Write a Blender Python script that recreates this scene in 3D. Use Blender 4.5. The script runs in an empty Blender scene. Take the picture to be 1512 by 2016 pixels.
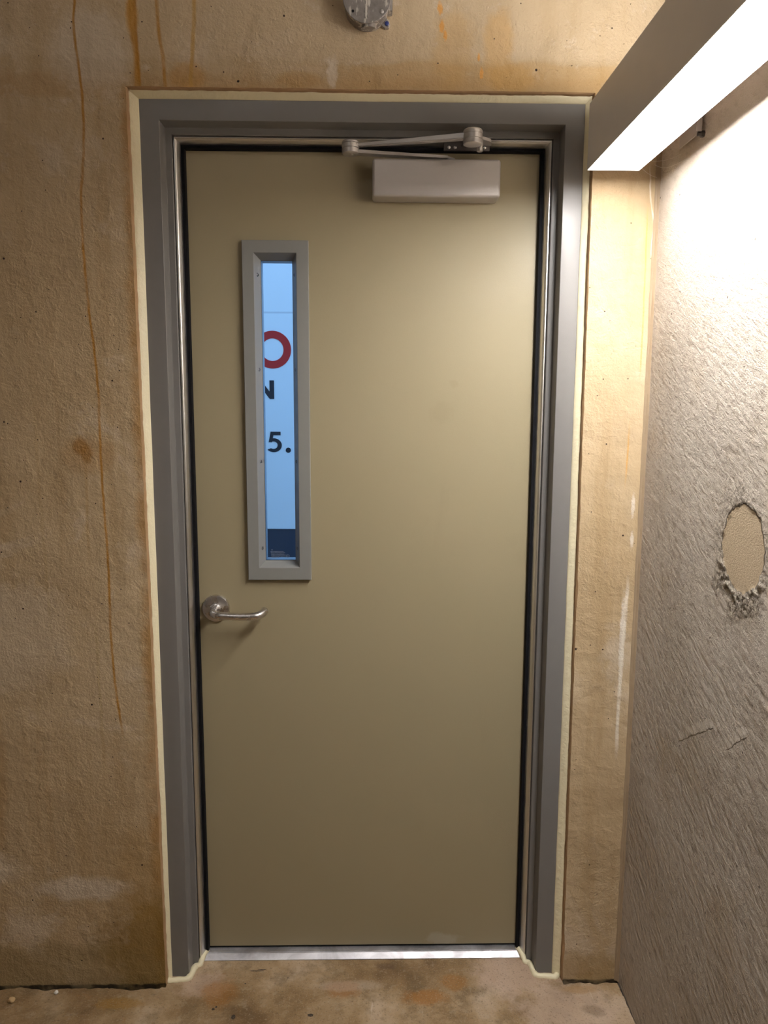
import bpy, bmesh, math, random
import numpy as np
from mathutils import Vector, Matrix, noise
random.seed(7)
PI = math.pi

# ------------------------------------------------------------------ camera
scene = bpy.context.scene
COL = scene.collection
CAM = (0.0133, -1.8229, 1.5125)
PITCH, YAW, ROLL, FPX = -0.14165, 0.01966, 0.00433, 1508.6
cam_d = bpy.data.cameras.new('camera')
cam = bpy.data.objects.new('camera', cam_d); COL.objects.link(cam)
cy, sy, cp, sp, cr, sr = (math.cos(YAW), math.sin(YAW), math.cos(PITCH), math.sin(PITCH), math.cos(ROLL), math.sin(ROLL))
fwd = Vector((sy*cp, cy*cp, sp)); rt = Vector((cy, -sy, 0)); upv = rt.cross(fwd)
ax_r = cr*rt + sr*upv; ax_u = -sr*rt + cr*upv
M = Matrix.Identity(4)
for i in range(3):
    M[i][0] = ax_r[i]; M[i][1] = ax_u[i]; M[i][2] = -fwd[i]; M[i][3] = CAM[i]
cam.matrix_world = M
cam_d.sensor_fit = 'HORIZONTAL'; cam_d.sensor_width = 36.0
cam_d.lens = FPX/1512.0*36.0
cam_d.clip_start = 0.02
scene.camera = cam

# ------------------------------------------------------------------ view, sky
vs = scene.view_settings
vs.view_transform = 'Standard'; vs.look = 'None'; vs.gamma = 1.0; vs.use_curve_mapping = False
vs.exposure = 0.0
w = bpy.data.worlds.new('sky'); scene.world = w; w.use_nodes = True
bg = w.node_tree.nodes['Background']
bg.inputs['Color'].default_value = (0.27, 0.50, 1.0, 1)
bg.inputs['Strength'].default_value = 4.6
LAMP_DOWN = 74.0       # radiance of the lower diffuser
LAMP_UP = 32.0          # radiance of the upper diffuser
LAMP_FILL = 13.0          # radiance of the added, unseen fill light behind the viewer
ROOM_H = 3.60
STREAK_H = 2.80
LAMP_COL = (1.0, 0.97, 0.945)

# ------------------------------------------------------------------ node helpers
class NT:
    """tiny wrapper that lets material graphs be written as expressions"""
    def __init__(s, name):
        s.m = bpy.data.materials.new(name); s.m.use_nodes = True
        s.t = s.m.node_tree; s.t.nodes.clear()
        s.out = s.t.nodes.new('ShaderNodeOutputMaterial')
        s.p = s.t.nodes.new('ShaderNodeBsdfPrincipled')
        s.t.links.new(s.p.outputs[0], s.out.inputs[0])
        tc = s.t.nodes.new('ShaderNodeTexCoord'); s.P = tc.outputs['Object']
        sx = s.t.nodes.new('ShaderNodeSeparateXYZ'); s.t.links.new(s.P, sx.inputs[0])
        s.x, s.y, s.z = sx.outputs
    def put(s, sock, v):
        if isinstance(v, bpy.types.NodeSocket): s.t.links.new(v, sock)
        elif isinstance(v, (tuple, list)) and len(v) == 3 and sock.type == 'RGBA': sock.default_value = (*v, 1)
        else: sock.default_value = v
    def math(s, op, a, b=0.0, c=0.0, clamp=False):
        n = s.t.nodes.new('ShaderNodeMath'); n.operation = op; n.use_clamp = clamp
        s.put(n.inputs[0], a); s.put(n.inputs[1], b); s.put(n.inputs[2], c); return n.outputs[0]
    def add(s, a, b): return s.math('ADD', a, b)
    def sub(s, a, b): return s.math('SUBTRACT', a, b)
    def mul(s, a, b, clamp=False): return s.math('MULTIPLY', a, b, clamp=clamp)
    def sstep(s, v, lo, hi, a=0.0, b=1.0):
        n = s.t.nodes.new('ShaderNodeMapRange'); n.interpolation_type = 'SMOOTHSTEP'
        s.put(n.inputs[0], v); n.inputs[1].default_value = lo; n.inputs[2].default_value = hi
        n.inputs[3].default_value = a; n.inputs[4].default_value = b; return n.outputs[0]
    def mapped(s, scale=(1,1,1), rot=(0,0,0), loc=(0,0,0)):
        n = s.t.nodes.new('ShaderNodeMapping'); s.t.links.new(s.P, n.inputs[0])
        n.inputs[1].default_value = loc; n.inputs[2].default_value = rot; n.inputs[3].default_value = scale
        return n.outputs[0]
    def noise(s, scale, detail=4, rough=0.5, vec=None, dist=0.0):
        n = s.t.nodes.new('ShaderNodeTexNoise'); n.inputs['Scale'].default_value = scale
        n.inputs['Detail'].default_value = detail; n.inputs['Roughness'].default_value = rough
        n.inputs['Distortion'].default_value = dist
        s.t.links.new(vec or s.P, n.inputs['Vector']); return n.outputs[0]
    def pits(s, a1, a2, scale, r0, r1):
        """round pin holes scattered over the plane of a1,a2; radii in metres"""
        cb = s.t.nodes.new('ShaderNodeCombineXYZ'); s.put(cb.inputs[0], a1); s.put(cb.inputs[1], a2)
        n = s.t.nodes.new('ShaderNodeTexVoronoi'); n.voronoi_dimensions = '2D'; n.inputs['Scale'].default_value = scale
        s.t.links.new(cb.outputs[0], n.inputs['Vector'])
        sc = s.t.nodes.new('ShaderNodeSeparateColor'); s.t.links.new(n.outputs['Color'], sc.inputs[0])
        rad = s.add(s.mul(sc.outputs[0], (r1-r0)*scale), r0*scale)
        return s.mul(s.sstep(s.sub(n.outputs['Distance'], rad), 0.0012*scale*0.5, -0.0012*scale*0.3), s.sstep(sc.outputs[1], 0.45, 0.5))
    def voro(s, scale, vec=None, rnd=1.0):
        n = s.t.nodes.new('ShaderNodeTexVoronoi'); n.inputs['Scale'].default_value = scale
        n.inputs['Randomness'].default_value = rnd
        s.t.links.new(vec or s.P, n.inputs['Vector']); return n.outputs[0]
    def curve(s, v, pts):
        n = s.t.nodes.new('ShaderNodeFloatCurve'); s.put(n.inputs[1], v)
        c = n.mapping.curves[0]
        pts = sorted(pts)
        while len(c.points) < len(pts): c.points.new(0.5, 0.5)
        for p, (a, b) in zip(c.points, pts): p.location = (a, b); p.handle_type = 'AUTO'
        n.mapping.update(); return n.outputs[0]
    def mix(s, f, a, b, mode='MIX'):
        n = s.t.nodes.new('ShaderNodeMix'); n.data_type = 'RGBA'; n.blend_type = mode
        s.put(n.inputs[0], f); s.put(n.inputs[6], a); s.put(n.inputs[7], b); return n.outputs[2]
    def ramp(s, v, stops):
        n = s.t.nodes.new('ShaderNodeValToRGB'); s.put(n.inputs[0], v)
        e = n.color_ramp.elements
        while len(e) < len(stops): e.new(0.5)
        for k, (p, c) in zip(e, stops): k.position = p; k.color = (*c, 1)
        return n.outputs[0]
    def bump(s, h, dist, strength=1.0, normal=None):
        n = s.t.nodes.new('ShaderNodeBump'); n.inputs['Strength'].default_value = strength
        n.inputs['Distance'].default_value = dist; s.put(n.inputs['Height'], h)
        if normal: s.t.links.new(normal, n.inputs['Normal'])
        return n.outputs[0]
    def blob(s, c1, c2, r1, r2, a1, a2, amp=0.35, nsc=14.0, soft=0.45):
        """soft irregular spot around (c1,c2) measured along axes a1,a2"""
        u = s.mul(s.sub(a1, c1), 1/r1); v = s.mul(s.sub(a2, c2), 1/r2)
        d = s.math('SQRT', s.add(s.mul(u, u), s.mul(v, v)))
        d = s.add(d, s.mul(s.sub(s.noise(nsc, 7, 0.72), 0.5), amp*3.2))
        return s.sstep(d, 1.0+soft*0.5, 1.0-soft, 0.0, 1.0)
    def streak(s, pts, w0, amp=0.004, top=9.0, bot=-9.0):
        """thin run of stain whose x follows the polyline pts=[(x,z)...] down the wall"""
        t = s.mul(s.z, 1/STREAK_H)
        xs = s.curve(t, [(z/STREAK_H, (x+1.0)/2.0) for x, z in pts])
        xs = s.sub(s.mul(xs, 2.0), 1.0)
        wob = s.mul(s.sub(s.noise(22, 2), 0.5), amp*2)
        d = s.math('ABSOLUTE', s.add(s.sub(s.x, xs), wob))
        m = s.sstep(d, w0, w0*0.25, 0.0, 1.0)
        m = s.mul(m, s.sstep(s.noise(26, 4, 0.7, vec=s.mapped(scale=(1, 1, 0.3))), 0.30, 0.55, 0.35, 1.0))
        m = s.mul(m, s.sstep(s.z, bot-0.05, bot+0.03)); m = s.mul(m, s.sstep(s.z, top+0.05, top-0.03))
        return m
    def done(s, color, rough=0.6, metal=0.0, normal=None, spec=0.5, coat=0.0):
        s.put(s.p.inputs['Base Color'], color); s.put(s.p.inputs['Roughness'], rough)
        s.put(s.p.inputs['Metallic'], metal); s.p.inputs['Specular IOR Level'].default_value = spec
        s.p.inputs['Coat Weight'].default_value = coat
        if normal: s.t.links.new(normal, s.p.inputs['Normal'])
        return s.m

def simple(name, col, rough=0.5, metal=0.0, nsc=300.0, dist=0.0001, spec=0.5, var=0.06, streaky=None):
    n = NT(name)
    v = n.noise(nsc*0.1, 3)
    c = n.mix(v, tuple(a*(1-var) for a in col), tuple(min(1, a*(1+var)) for a in col))
    vec = n.mapped(scale=streaky) if streaky else None
    nr = n.bump(n.noise(nsc, 3, vec=vec), dist)
    return n.done(c, n.sstep(n.noise(nsc*0.05, 2), 0.3, 0.7, max(0.02, rough-0.05), rough+0.05), metal, nr, spec)

def emitter(name, col, strength, ends=None):
    n = NT(name)
    n.p.inputs['Base Color'].default_value = (0.8, 0.8, 0.8, 1); n.p.inputs['Roughness'].default_value = 0.4
    n.p.inputs['Emission Color'].default_value = (*col, 1); n.p.inputs['Emission Strength'].default_value = strength
    if ends:                                    # emission dimmed towards the ends to hold down brightness on nearby walls
        k = n.mul(n.sstep(n.y, ends[1], ends[1]-0.38, 0.10, 1.0), n.sstep(n.y, ends[0], ends[0]+0.38, 0.10, 1.0))
        n.put(n.p.inputs['Emission Strength'], n.mul(k, strength))
    return n.m

# ------------------------------------------------------------------ materials
def concrete_door_wall():
    n = NT('tan_painted_concrete')
    big = n.noise(1.6, 5, 0.55)
    med = n.noise(7.0, 6, 0.6)
    drip = n.noise(9.0, 5, 0.6, vec=n.mapped(scale=(1.6, 1.0, 0.16)))
    c = n.ramp(big, [(0.3, (0.455, 0.33, 0.185)), (0.5, (0.525, 0.395, 0.24)), (0.72, (0.585, 0.46, 0.305))])
    c = n.mix(n.sstep(med, 0.40, 0.70, 0.0, 0.5), c, (0.43, 0.315, 0.18))
    c = n.mix(n.sstep(drip, 0.48, 0.70, 0.0, 0.5), c, (0.39, 0.265, 0.125))
    c = n.mix(n.sstep(n.noise(3.2, 7, 0.68, dist=0.5), 0.53, 0.66, 0.0, 0.5), c, (0.64, 0.54, 0.42))
    c = n.mix(n.mul(n.sstep(n.noise(14, 6, 0.7), 0.56, 0.68), n.sstep(n.z, 1.9, 2.3, 0.1, 0.65)), c, (0.68, 0.585, 0.47))
    c = n.mix(n.sstep(n.noise(26, 5, 0.7), 0.60, 0.72, 0.0, 0.35), c, (0.36, 0.25, 0.13))
    # pale scrubbed area above the darker band over the frame
    zed = n.add(n.z, n.mul(n.sub(n.noise(6, 4), 0.5), 0.05))
    band = n.mul(n.sstep(zed, 2.262, 2.250), n.sstep(n.x, -0.22, 0.02))
    band = n.mul(band, n.sstep(n.z, 2.18, 2.21))
    c = n.mix(n.mul(band, 0.5), c, (0.46, 0.29, 0.115))
    c = n.mix(n.mul(n.sstep(zed, 2.255, 2.275), 0.30), c, (0.66, 0.53, 0.37))
    edge = n.mul(n.sstep(n.add(n.x, n.mul(n.sub(n.noise(30, 5, 0.7), 0.5), 0.03)), -0.552, -0.527), n.sstep(n.x, 0.0, -0.1))
    edge = n.mul(edge, n.sstep(n.noise(7, 4, 0.7), 0.38, 0.6, 0.25, 1.0))
    c = n.mix(n.mul(n.mul(edge, n.sstep(n.z, 2.22, 2.18)), 0.75), c, (0.42, 0.23, 0.07))
    top = n.mul(n.sstep(n.add(n.z, n.mul(n.sub(n.noise(12, 5, 0.7), 0.5), 0.06)), 2.245, 2.215), n.sstep(n.z, 2.17, 2.19))
    c = n.mix(n.mul(top, 0.38), c, (0.42, 0.25, 0.09))
    # rust and damp spots with their own shapes
    for (cx, cz, rx, rz, k, col) in [(-0.668, 1.408, 0.017, 0.022, 0.8, (0.31, 0.15, 0.03)), (-0.654, 1.388, 0.015, 0.022, 0.8, (0.31, 0.15, 0.03)),
                                     (-0.650, 1.385, 0.06, 0.05, 0.35, (0.40, 0.22, 0.07)),
                                     (-0.545, 0.10, 0.13, 0.17, 0.85, (0.25, 0.145, 0.028)),
                                     (-0.57, 0.30, 0.06, 0.15, 0.45, (0.36, 0.22, 0.07)),
                                     (-0.80, 0.03, 0.40, 0.10, 0.6, (0.27, 0.19, 0.075)), (-0.93, 0.62, 0.04, 0.25, 0.35, (0.40, 0.23, 0.08)), (0.30, 2.30, 0.035, 0.08, 0.5, (0.58, 0.34, 0.11)), (-0.14, 2.22, 0.05, 0.02, 0.4, (0.45, 0.26, 0.07)), (0.33, 2.23, 0.07, 0.03, 0.5, (0.50, 0.28, 0.07)),
                                     (0.60, 0.03, 0.12, 0.06, 0.5, (0.30, 0.19, 0.06)),
                                     (-0.39, 2.225, 0.045, 0.035, 0.5, (0.48, 0.24, 0.035)),
                                     (-0.508, 2.36, 0.014, 0.06, 0.8, (0.55, 0.28, 0.05)),
                                     (0.20, 2.29, 0.05, 0.09, 0.35, (0.56, 0.33, 0.10))]:
        c = n.mix(n.mul(n.blob(cx, cz, rx, rz, n.x, n.z, 0.5), k), c, col)
    # pale lime bloom
    for (cx, cz, rx, rz, k) in [(-0.72, 0.275, 0.12, 0.035, 0.45), (-0.95, 0.33, 0.08, 0.05, 0.35), (-0.6, 2.27, 0.09, 0.10, 0.35),
                                (0.651, 1.27, 0.005, 0.03, 0.8), (0.652, 1.185, 0.005, 0.02, 0.8), (0.640, 0.93, 0.007, 0.12, 0.85),
                                (-0.07, 2.235, 0.012, 0.035, 0.5), (-0.90, 0.95, 0.2, 0.15, 0.2)]:
        c = n.mix(n.mul(n.blob(cx, cz, rx, rz, n.x, n.z, 0.6, 60 if rx < 0.02 else 14), k), c, (0.74, 0.67, 0.58))
    # runs of rust down from above
    S = [([(-0.626, 2.8), (-0.630, 2.378), (-0.635, 2.327), (-0.626, 2.223), (-0.623, 2.118), (-0.637, 1.955), (-0.635, 1.778), (-0.62, 1.56), (-0.621, 1.382), (-0.616, 1.138), (-0.615, 0.884), (-0.60, 0.70)], 0.0044, 0.003, 9, 0.72, 0.95, (0.42, 0.20, 0.03)),
         ([(-0.51, 2.8), (-0.508, 2.38), (-0.506, 2.318), (-0.50, 2.256), (-0.502, 2.20)], 0.010, 0.004, 9, 2.2, 0.9, (0.47, 0.24, 0.04)),
         ([(-0.502, 2.8), (-0.500, 2.34), (-0.498, 2.256), (-0.495, 2.20)], 0.0045, 0.003, 9, 2.2, 0.85, (0.40, 0.18, 0.02)),
         ([(-0.455, 2.8), (-0.452, 2.381), (-0.450, 2.319), (-0.443, 2.267), (-0.440, 2.20)], 0.0060, 0.003, 9, 2.2, 0.9, (0.44, 0.22, 0.035)),
         ([(-0.37, 2.8), (-0.371, 2.382), (-0.376, 2.299), (-0.384, 2.20)], 0.0065, 0.004, 9, 2.2, 0.75, (0.52, 0.30, 0.07)),
         ([(-0.664, 2.8), (-0.657, 1.34), (-0.66, 1.2), (-0.655, 0.9)], 0.005, 0.003, 1.36, 1.16, 0.35, (0.40, 0.25, 0.08)),
         ([(-0.64, 2.8), (-0.652, 1.0), (-0.648, 0.6)], 0.006, 0.004, 0.95, 0.60, 0.3, (0.36, 0.25, 0.10)),
         ([(0.652, 2.8), (0.650, 1.93), (0.652, 1.75), (0.652, 1.58)], 0.0028, 0.002, 1.93, 1.60, 0.7, (0.68, 0.34, 0.08)),
         ([(0.63, 2.8), (0.632, 1.42), (0.630, 1.35)], 0.003, 0.002, 1.43, 1.35, 0.7, (0.62, 0.32, 0.07)),
         ([(-0.76, 2.8), (-0.77, 1.5), (-0.76, 0.9)], 0.006, 0.006, 1.5, 0.95, 0.22, (0.38, 0.26, 0.10))]
    for pts, w0, amp, top, bot, k, col in S:
        c = n.mix(n.mul(n.streak(pts, w0, amp, top, bot), k), c, col)
    for pts, w0, top, bot in [([(0.652, 2.8), (0.652, 2.02), (0.657, 1.97), (0.664, 1.93), (0.664, 1.85), (0.668, 1.8)], 0.0028, 2.02, 1.86),
                              ([(0.647, 2.8), (0.647, 1.06), (0.640, 0.8), (0.640, 0.6)], 0.006, 1.06, 0.66)]:
        c = n.mix(n.mul(n.streak(pts, w0, 0.004, top, bot), 0.8), c, (0.80, 0.73, 0.62))
    for cx, cz, rr in [(0.172, 2.335, 0.010), (0.180, 2.318, 0.008), (0.168, 2.372, 0.010), (0.255, 2.272, 0.006), (0.262, 2.24, 0.008)]:
        c = n.mix(n.mul(n.blob(cx, cz, rr*0.6, rr*1.4, n.x, n.z, 0.7, 90), 0.8), c, (0.72, 0.33, 0.06))
    # pin holes
    pit = n.pits(n.x, n.z, 7.5, 0.0010, 0.0026)
    pit = n.math('MAXIMUM', pit, n.pits(n.add(n.x, 3.3), n.z, 15, 0.0004, 0.0014))
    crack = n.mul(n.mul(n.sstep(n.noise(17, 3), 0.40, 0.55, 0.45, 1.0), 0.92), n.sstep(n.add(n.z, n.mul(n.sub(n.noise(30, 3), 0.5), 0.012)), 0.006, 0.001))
    c = n.mix(crack, c, (0.03, 0.02, 0.012))  # wall foot painted near-black for the shade in the gap along the floor
    c = n.mix(pit, c, (0.05, 0.03, 0.02))
    # trowelled sand finish
    sand = n.noise(170, 3, 0.62)
    lump = n.noise(36, 5, 0.6, dist=0.4)
    wave = n.noise(9, 3, 0.5)
    rough_zone = n.sstep(n.noise(2.5, 3), 0.35, 0.6, 0.45, 1.0)
    scuff = n.sstep(n.noise(48, 3, 0.55, vec=n.mapped(scale=(1, 1, 0.7)), dist=1.2), 0.52, 0.72)
    nr = n.bump(wave, 0.010, 0.8)
    nr = n.bump(lump, 0.0042, 0.85, nr)
    nr = n.bump(n.mul(scuff, n.sstep(n.noise(2.2, 2), 0.45, 0.62)), 0.0010, 0.7, nr)
    nr = n.bump(n.mul(sand, rough_zone), 0.0022, 0.9, nr)
    nr = n.bump(n.mul(pit, -1.0), 0.003, 1.0, nr)
    return n.done(c, 0.62, 0, nr, 0.35)

def concrete_rough():
    n = NT('brushed_grey_concrete')
    ang = math.radians(29)
    # the strokes run along Y and slope down towards the room
    def strokes(k):
        vec = n.mapped(scale=(1, 1, 1), rot=(-ang, 0, 0))
        m2 = n.t.nodes.new('ShaderNodeMapping'); n.t.links.new(vec, m2.inputs[0]); m2.inputs[3].default_value = (1, k, 1)
        return m2.outputs[0]
    g = n.noise(105, 5, 0.68, vec=strokes(0.34))
    g2 = n.noise(230, 3, 0.65, vec=strokes(0.5))
    fine = n.noise(420, 2, 0.7)
    big = n.noise(3.0, 5, 0.6)
    c = n.ramp(big, [(0.3, (0.53, 0.455, 0.37)), (0.5, (0.60, 0.525, 0.445)), (0.75, (0.66, 0.59, 0.51))])
    c = n.mix(n.sstep(n.noise(5, 5, 0.6), 0.55, 0.75, 0, 0.4), c, (0.48, 0.365, 0.23))
    hi = n.sstep(n.z, 1.95, 1.45, 0.35, 1.0)
    c = n.mix(n.mul(n.sstep(g, 0.48, 0.36, 0, 0.5), hi), c, (0.27, 0.21, 0.145))
    c = n.mix(n.sstep(g2, 0.60, 0.72, 0, 0.5), c, (0.74, 0.68, 0.60))
    u = n.mul(n.add(n.y, 0.501), 1/0.075); v = n.mul(n.sub(n.z, 1.2595), 1/0.0785)
    d = n.math('SQRT', n.add(n.mul(u, u), n.mul(v, v)))
    d = n.add(d, n.mul(n.sub(n.noise(55, 4, 0.6), 0.5), 0.30))
    patch = n.sstep(d, 1.04, 0.98)
    low = n.sstep(n.z, 1.26, 1.17, 0.35, 1.0)
    d2 = n.add(d, n.mul(n.sub(n.noise(16, 3), 0.5), 1.6))
    crumb = n.mul(n.mul(n.sstep(d, 1.02, 1.06), n.sstep(d2, 1.75, 1.2)), low)
    cn = n.noise(120, 4, 0.7)
    c = n.mix(patch, c, (0.53, 0.42, 0.29))
    c = n.mix(n.mul(crumb, n.sstep(cn, 0.52, 0.42)), c, (0.15, 0.11, 0.065))
    c = n.mix(n.mul(crumb, n.sstep(cn, 0.52, 0.62)), c, (0.76, 0.68, 0.56))
    pit = n.mul(n.pits(n.y, n.z, 11, 0.0008, 0.0022), n.sub(1.0, patch))
    c = n.mix(n.mul(pit, 0.85), c, (0.07, 0.05, 0.035))
    inv = n.sub(1.0, patch)
    nr = n.bump(n.mul(n.mul(g, inv), hi), 0.0125, 1.0)
    nr = n.bump(n.mul(g2, n.add(n.mul(inv, 0.8), 0.2)), 0.0022, 1.0, nr)
    nr = n.bump(fine, 0.0016, 1.0, nr)
    nr = n.bump(n.mul(crumb, cn), 0.012, 1.0, nr)
    for (a, b) in [((-0.284, 0.7986), (-0.440, 0.8984)), ((-0.436, 0.8984), (-0.455, 0.889)), ((-0.4956, 0.8795), (-0.5642, 0.9374))]:
        dy, dz = b[0]-a[0], b[1]-a[1]; L = math.hypot(dy, dz); dy /= L; dz /= L
        if dz > 0 or True: ny, nz_ = (dz, -dy) if -dy > 0 else (-dz, dy)
        py = n.sub(n.y, a[0]); pz = n.sub(n.z, a[1])
        al = n.add(n.mul(py, dy), n.mul(pz, dz)); ac = n.add(n.mul(py, ny), n.mul(pz, nz_))
        ac = n.add(ac, n.mul(n.sub(n.noise(40, 4, 0.65), 0.5), 0.014))
        h = n.mul(n.sstep(ac, -0.0012, 0.0012), n.sstep(ac, 0.022, 0.002))
        h = n.mul(h, n.mul(n.sstep(al, -0.004, 0.02), n.sstep(al, L+0.003, L-0.012)))
        nr = n.bump(h, 0.006, 1.0, nr)
    return n.done(c, 0.8, 0, nr, 0.25)

def concrete_floor():
    n = NT('stained_concrete_floor')
    a = n.noise(4.5, 6, 0.62, dist=0.3)
    c = n.ramp(a, [(0.36, (0.18, 0.105, 0.042)), (0.46, (0.31, 0.20, 0.095)), (0.55, (0.42, 0.295, 0.165)), (0.68, (0.56, 0.43, 0.30))])
    c = n.mix(n.sstep(n.noise(11, 6, 0.7), 0.48, 0.66, 0, 0.6), c, (0.17, 0.115, 0.055))
    c = n.mix(n.sstep(n.noise(38, 6, 0.72), 0.54, 0.68, 0, 0.45), c, (0.46, 0.37, 0.26))
    c = n.mix(n.sstep(n.noise(16, 6, 0.7, dist=0.6), 0.60, 0.70, 0, 0.5), c, (0.33, 0.17, 0.05))
    for (cx, cy_, rx, ry, k, col) in [(-0.42, 0.0, 0.07, 0.05, 0.5, (0.60, 0.44, 0.34)), (0.40, 0.03, 0.11, 0.08, 0.6, (0.62, 0.46, 0.36)), (0.52, -0.10, 0.14, 0.10, 0.6, (0.58, 0.44, 0.34)),
                                      (-0.37, -0.03, 0.05, 0.05, 0.6, (0.38, 0.17, 0.035)), (-0.05, -0.02, 0.05, 0.03, 0.7, (0.33, 0.14, 0.03)), (0.16, -0.05, 0.06, 0.03, 0.75, (0.36, 0.155, 0.03)),
                                      (0.24, 0.0, 0.04, 0.03, 0.6, (0.36, 0.16, 0.03)), (-0.62, -0.06, 0.06, 0.02, 0.6, (0.36, 0.19, 0.03)), (0.56, -0.03, 0.05, 0.015, 0.5, (0.36, 0.2, 0.06)),
                                      (0.58, -0.10, 0.03, 0.02, 0.6, (0.22, 0.15, 0.09)), (0.06, 0.06, 0.03, 0.012, 0.7, (0.14, 0.08, 0.04)), (-0.04, -0.01, 0.10, 0.02, 0.35, (0.60, 0.50, 0.40))]:
        c = n.mix(n.mul(n.blob(cx, cy_, rx, ry, n.x, n.y, 0.55, 20), k), c, col)
    for (cx, cy_, rx, ry) in [(-0.3225, -0.108, 0.0055, 0.008), (-0.1312, -0.1046, 0.008, 0.005), (-0.377, -0.083, 0.004, 0.004), (-0.371, -0.076, 0.003, 0.003), (-0.31, 0.002, 0.003, 0.002), (-0.287, 0.047, 0.020, 0.0016), (-0.272, 0.052, 0.012, 0.0014), (-0.2, 0.02, 0.002, 0.002)]:
        c = n.mix(n.blob(cx, cy_, rx, ry, n.x, n.y, 0.3, 120, 0.2), c, (0.035, 0.022, 0.015))
    sc = n.sstep(n.noise(60, 3, 0.6, vec=n.mapped(scale=(1, 0.12, 1), rot=(0, 0, 0.25))), 0.64, 0.74, 0, 0.5)
    sc = n.mul(sc, n.sstep(n.noise(7, 2), 0.5, 0.65))
    c = n.mix(sc, c, (0.72, 0.62, 0.50))
    c = n.mix(n.sstep(n.noise(210, 3, 0.7), 0.55, 0.68, 0, 0.45), c, (0.50, 0.41, 0.30))
    c = n.mix(n.sstep(n.noise(170, 3, 0.7, vec=n.mapped(loc=(3, 1, 0))), 0.56, 0.68, 0, 0.6), c, (0.13, 0.085, 0.045))
    nr = n.bump(n.noise(14, 4), 0.010, 0.8)
    nr = n.bump(n.noise(130, 5, 0.7), 0.0028, 0.9, nr)
    return n.done(c, n.sstep(n.noise(6, 4), 0.3, 0.7, 0.38, 0.7), 0, nr, 0.45)

MAT = {}
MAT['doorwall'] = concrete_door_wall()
MAT['rightwall'] = concrete_rough()
MAT['floor'] = concrete_floor()
MAT['reveal'] = simple('rust_stained_concrete_edge', (0.40, 0.25, 0.13), 0.8, 0, 120, 0.0015, 0.3, 0.3)
MAT['plain'] = simple('plain_concrete', (0.47, 0.44, 0.40), 0.8, 0, 60, 0.002, 0.3, 0.1)
MAT['frame'] = simple('grey_brown_satin_paint', (0.186, 0.178, 0.172), 0.38, 0, 500, 0.00012, 0.5, 0.04)
MAT['kit'] = simple('light_grey_satin_paint', (0.240, 0.240, 0.230), 0.42, 0, 700, 0.00012, 0.5, 0.03)
MAT['silver'] = simple('anodised_aluminium', (0.76, 0.74, 0.72), 0.38, 1.0, 900, 0.00002, 0.5, 0.05)
MAT['rubber'] = simple('black_rubber', (0.006, 0.006, 0.008), 0.75, 0, 200, 0.0003, 0.2, 0.1)
MAT['steel'] = simple('brushed_steel', (0.66, 0.63, 0.61), 0.28, 1.0, 900, 0.00002, 0.5, 0.03)
MAT['closer'] = simple('silver_grey_enamel', (0.50, 0.47, 0.455), 0.36, 0.2, 900, 0.0002, 0.5, 0.03)
MAT['arm'] = simple('silver_painted_metal', (0.50, 0.475, 0.455), 0.34, 0.5, 600, 0.0001, 0.5, 0.04)
MAT['bracket'] = simple('galvanised_bracket', (0.40, 0.36, 0.33), 0.5, 0.3)
MAT['screw'] = simple('screw_steel', (0.20, 0.19, 0.19), 0.3, 1.0)
MAT['dark'] = simple('dark_grey_metal', (0.07, 0.06, 0.055), 0.5, 0.3, 300, 0.0002, 0.4, 0.1)
MAT['lampbody'] = simple('warm_white_enamel', (0.76, 0.72, 0.70), 0.42, 0, 600, 0.00005, 0.5, 0.02)
MAT['caulk'] = simple('pale_yellow_sealant', (0.86, 0.78, 0.54), 0.45, 0, 90, 0.0020, 0.5, 0.08)
MAT['corner'] = simple('brown_joint_sealant', (0.34, 0.25, 0.16), 0.6, 0, 60, 0.0015, 0.4, 0.2)
MAT['stone_w'] = simple('white_stone', (0.85, 0.80, 0.72), 0.7, 0, 300, 0.0004)
MAT['stone_t'] = simple('tan_stone', (0.62, 0.42, 0.21), 0.75, 0, 300, 0.0006)
MAT['black'] = simple('hole_shade_black', (0.004, 0.004, 0.004), 0.9)  # near-black for the dark inside the floor gap and the screw hole
MAT['blue'] = simple('blue_plastic', (0.03, 0.05, 0.22), 0.5)
MAT['red'] = simple('red_vinyl', (0.52, 0.018, 0.018), 0.5)
MAT['ink'] = simple('black_vinyl', (0.012, 0.014, 0.022), 0.5)
MAT['etch'] = simple('etched_glass_mark', (0.27, 0.31, 0.36), 0.7)
MAT['asphalt'] = simple('asphalt', (0.10, 0.10, 0.10), 0.9, 0, 90, 0.003)
MAT['navy'] = simple('dark_navy_board', (0.010, 0.018, 0.035), 0.6)
MAT['thread'] = simple('dusty_cobweb', (0.75, 0.70, 0.62), 0.8)
MAT['down'] = emitter('lower_diffuser_glow', LAMP_COL, LAMP_DOWN, (-1.28-0.04, -0.06))
MAT['second'] = emitter('fill_light_glow', LAMP_COL, LAMP_FILL)
MAT['up'] = emitter('upper_diffuser_glow', LAMP_COL, LAMP_UP, (-1.28-0.04, -0.06))

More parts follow.
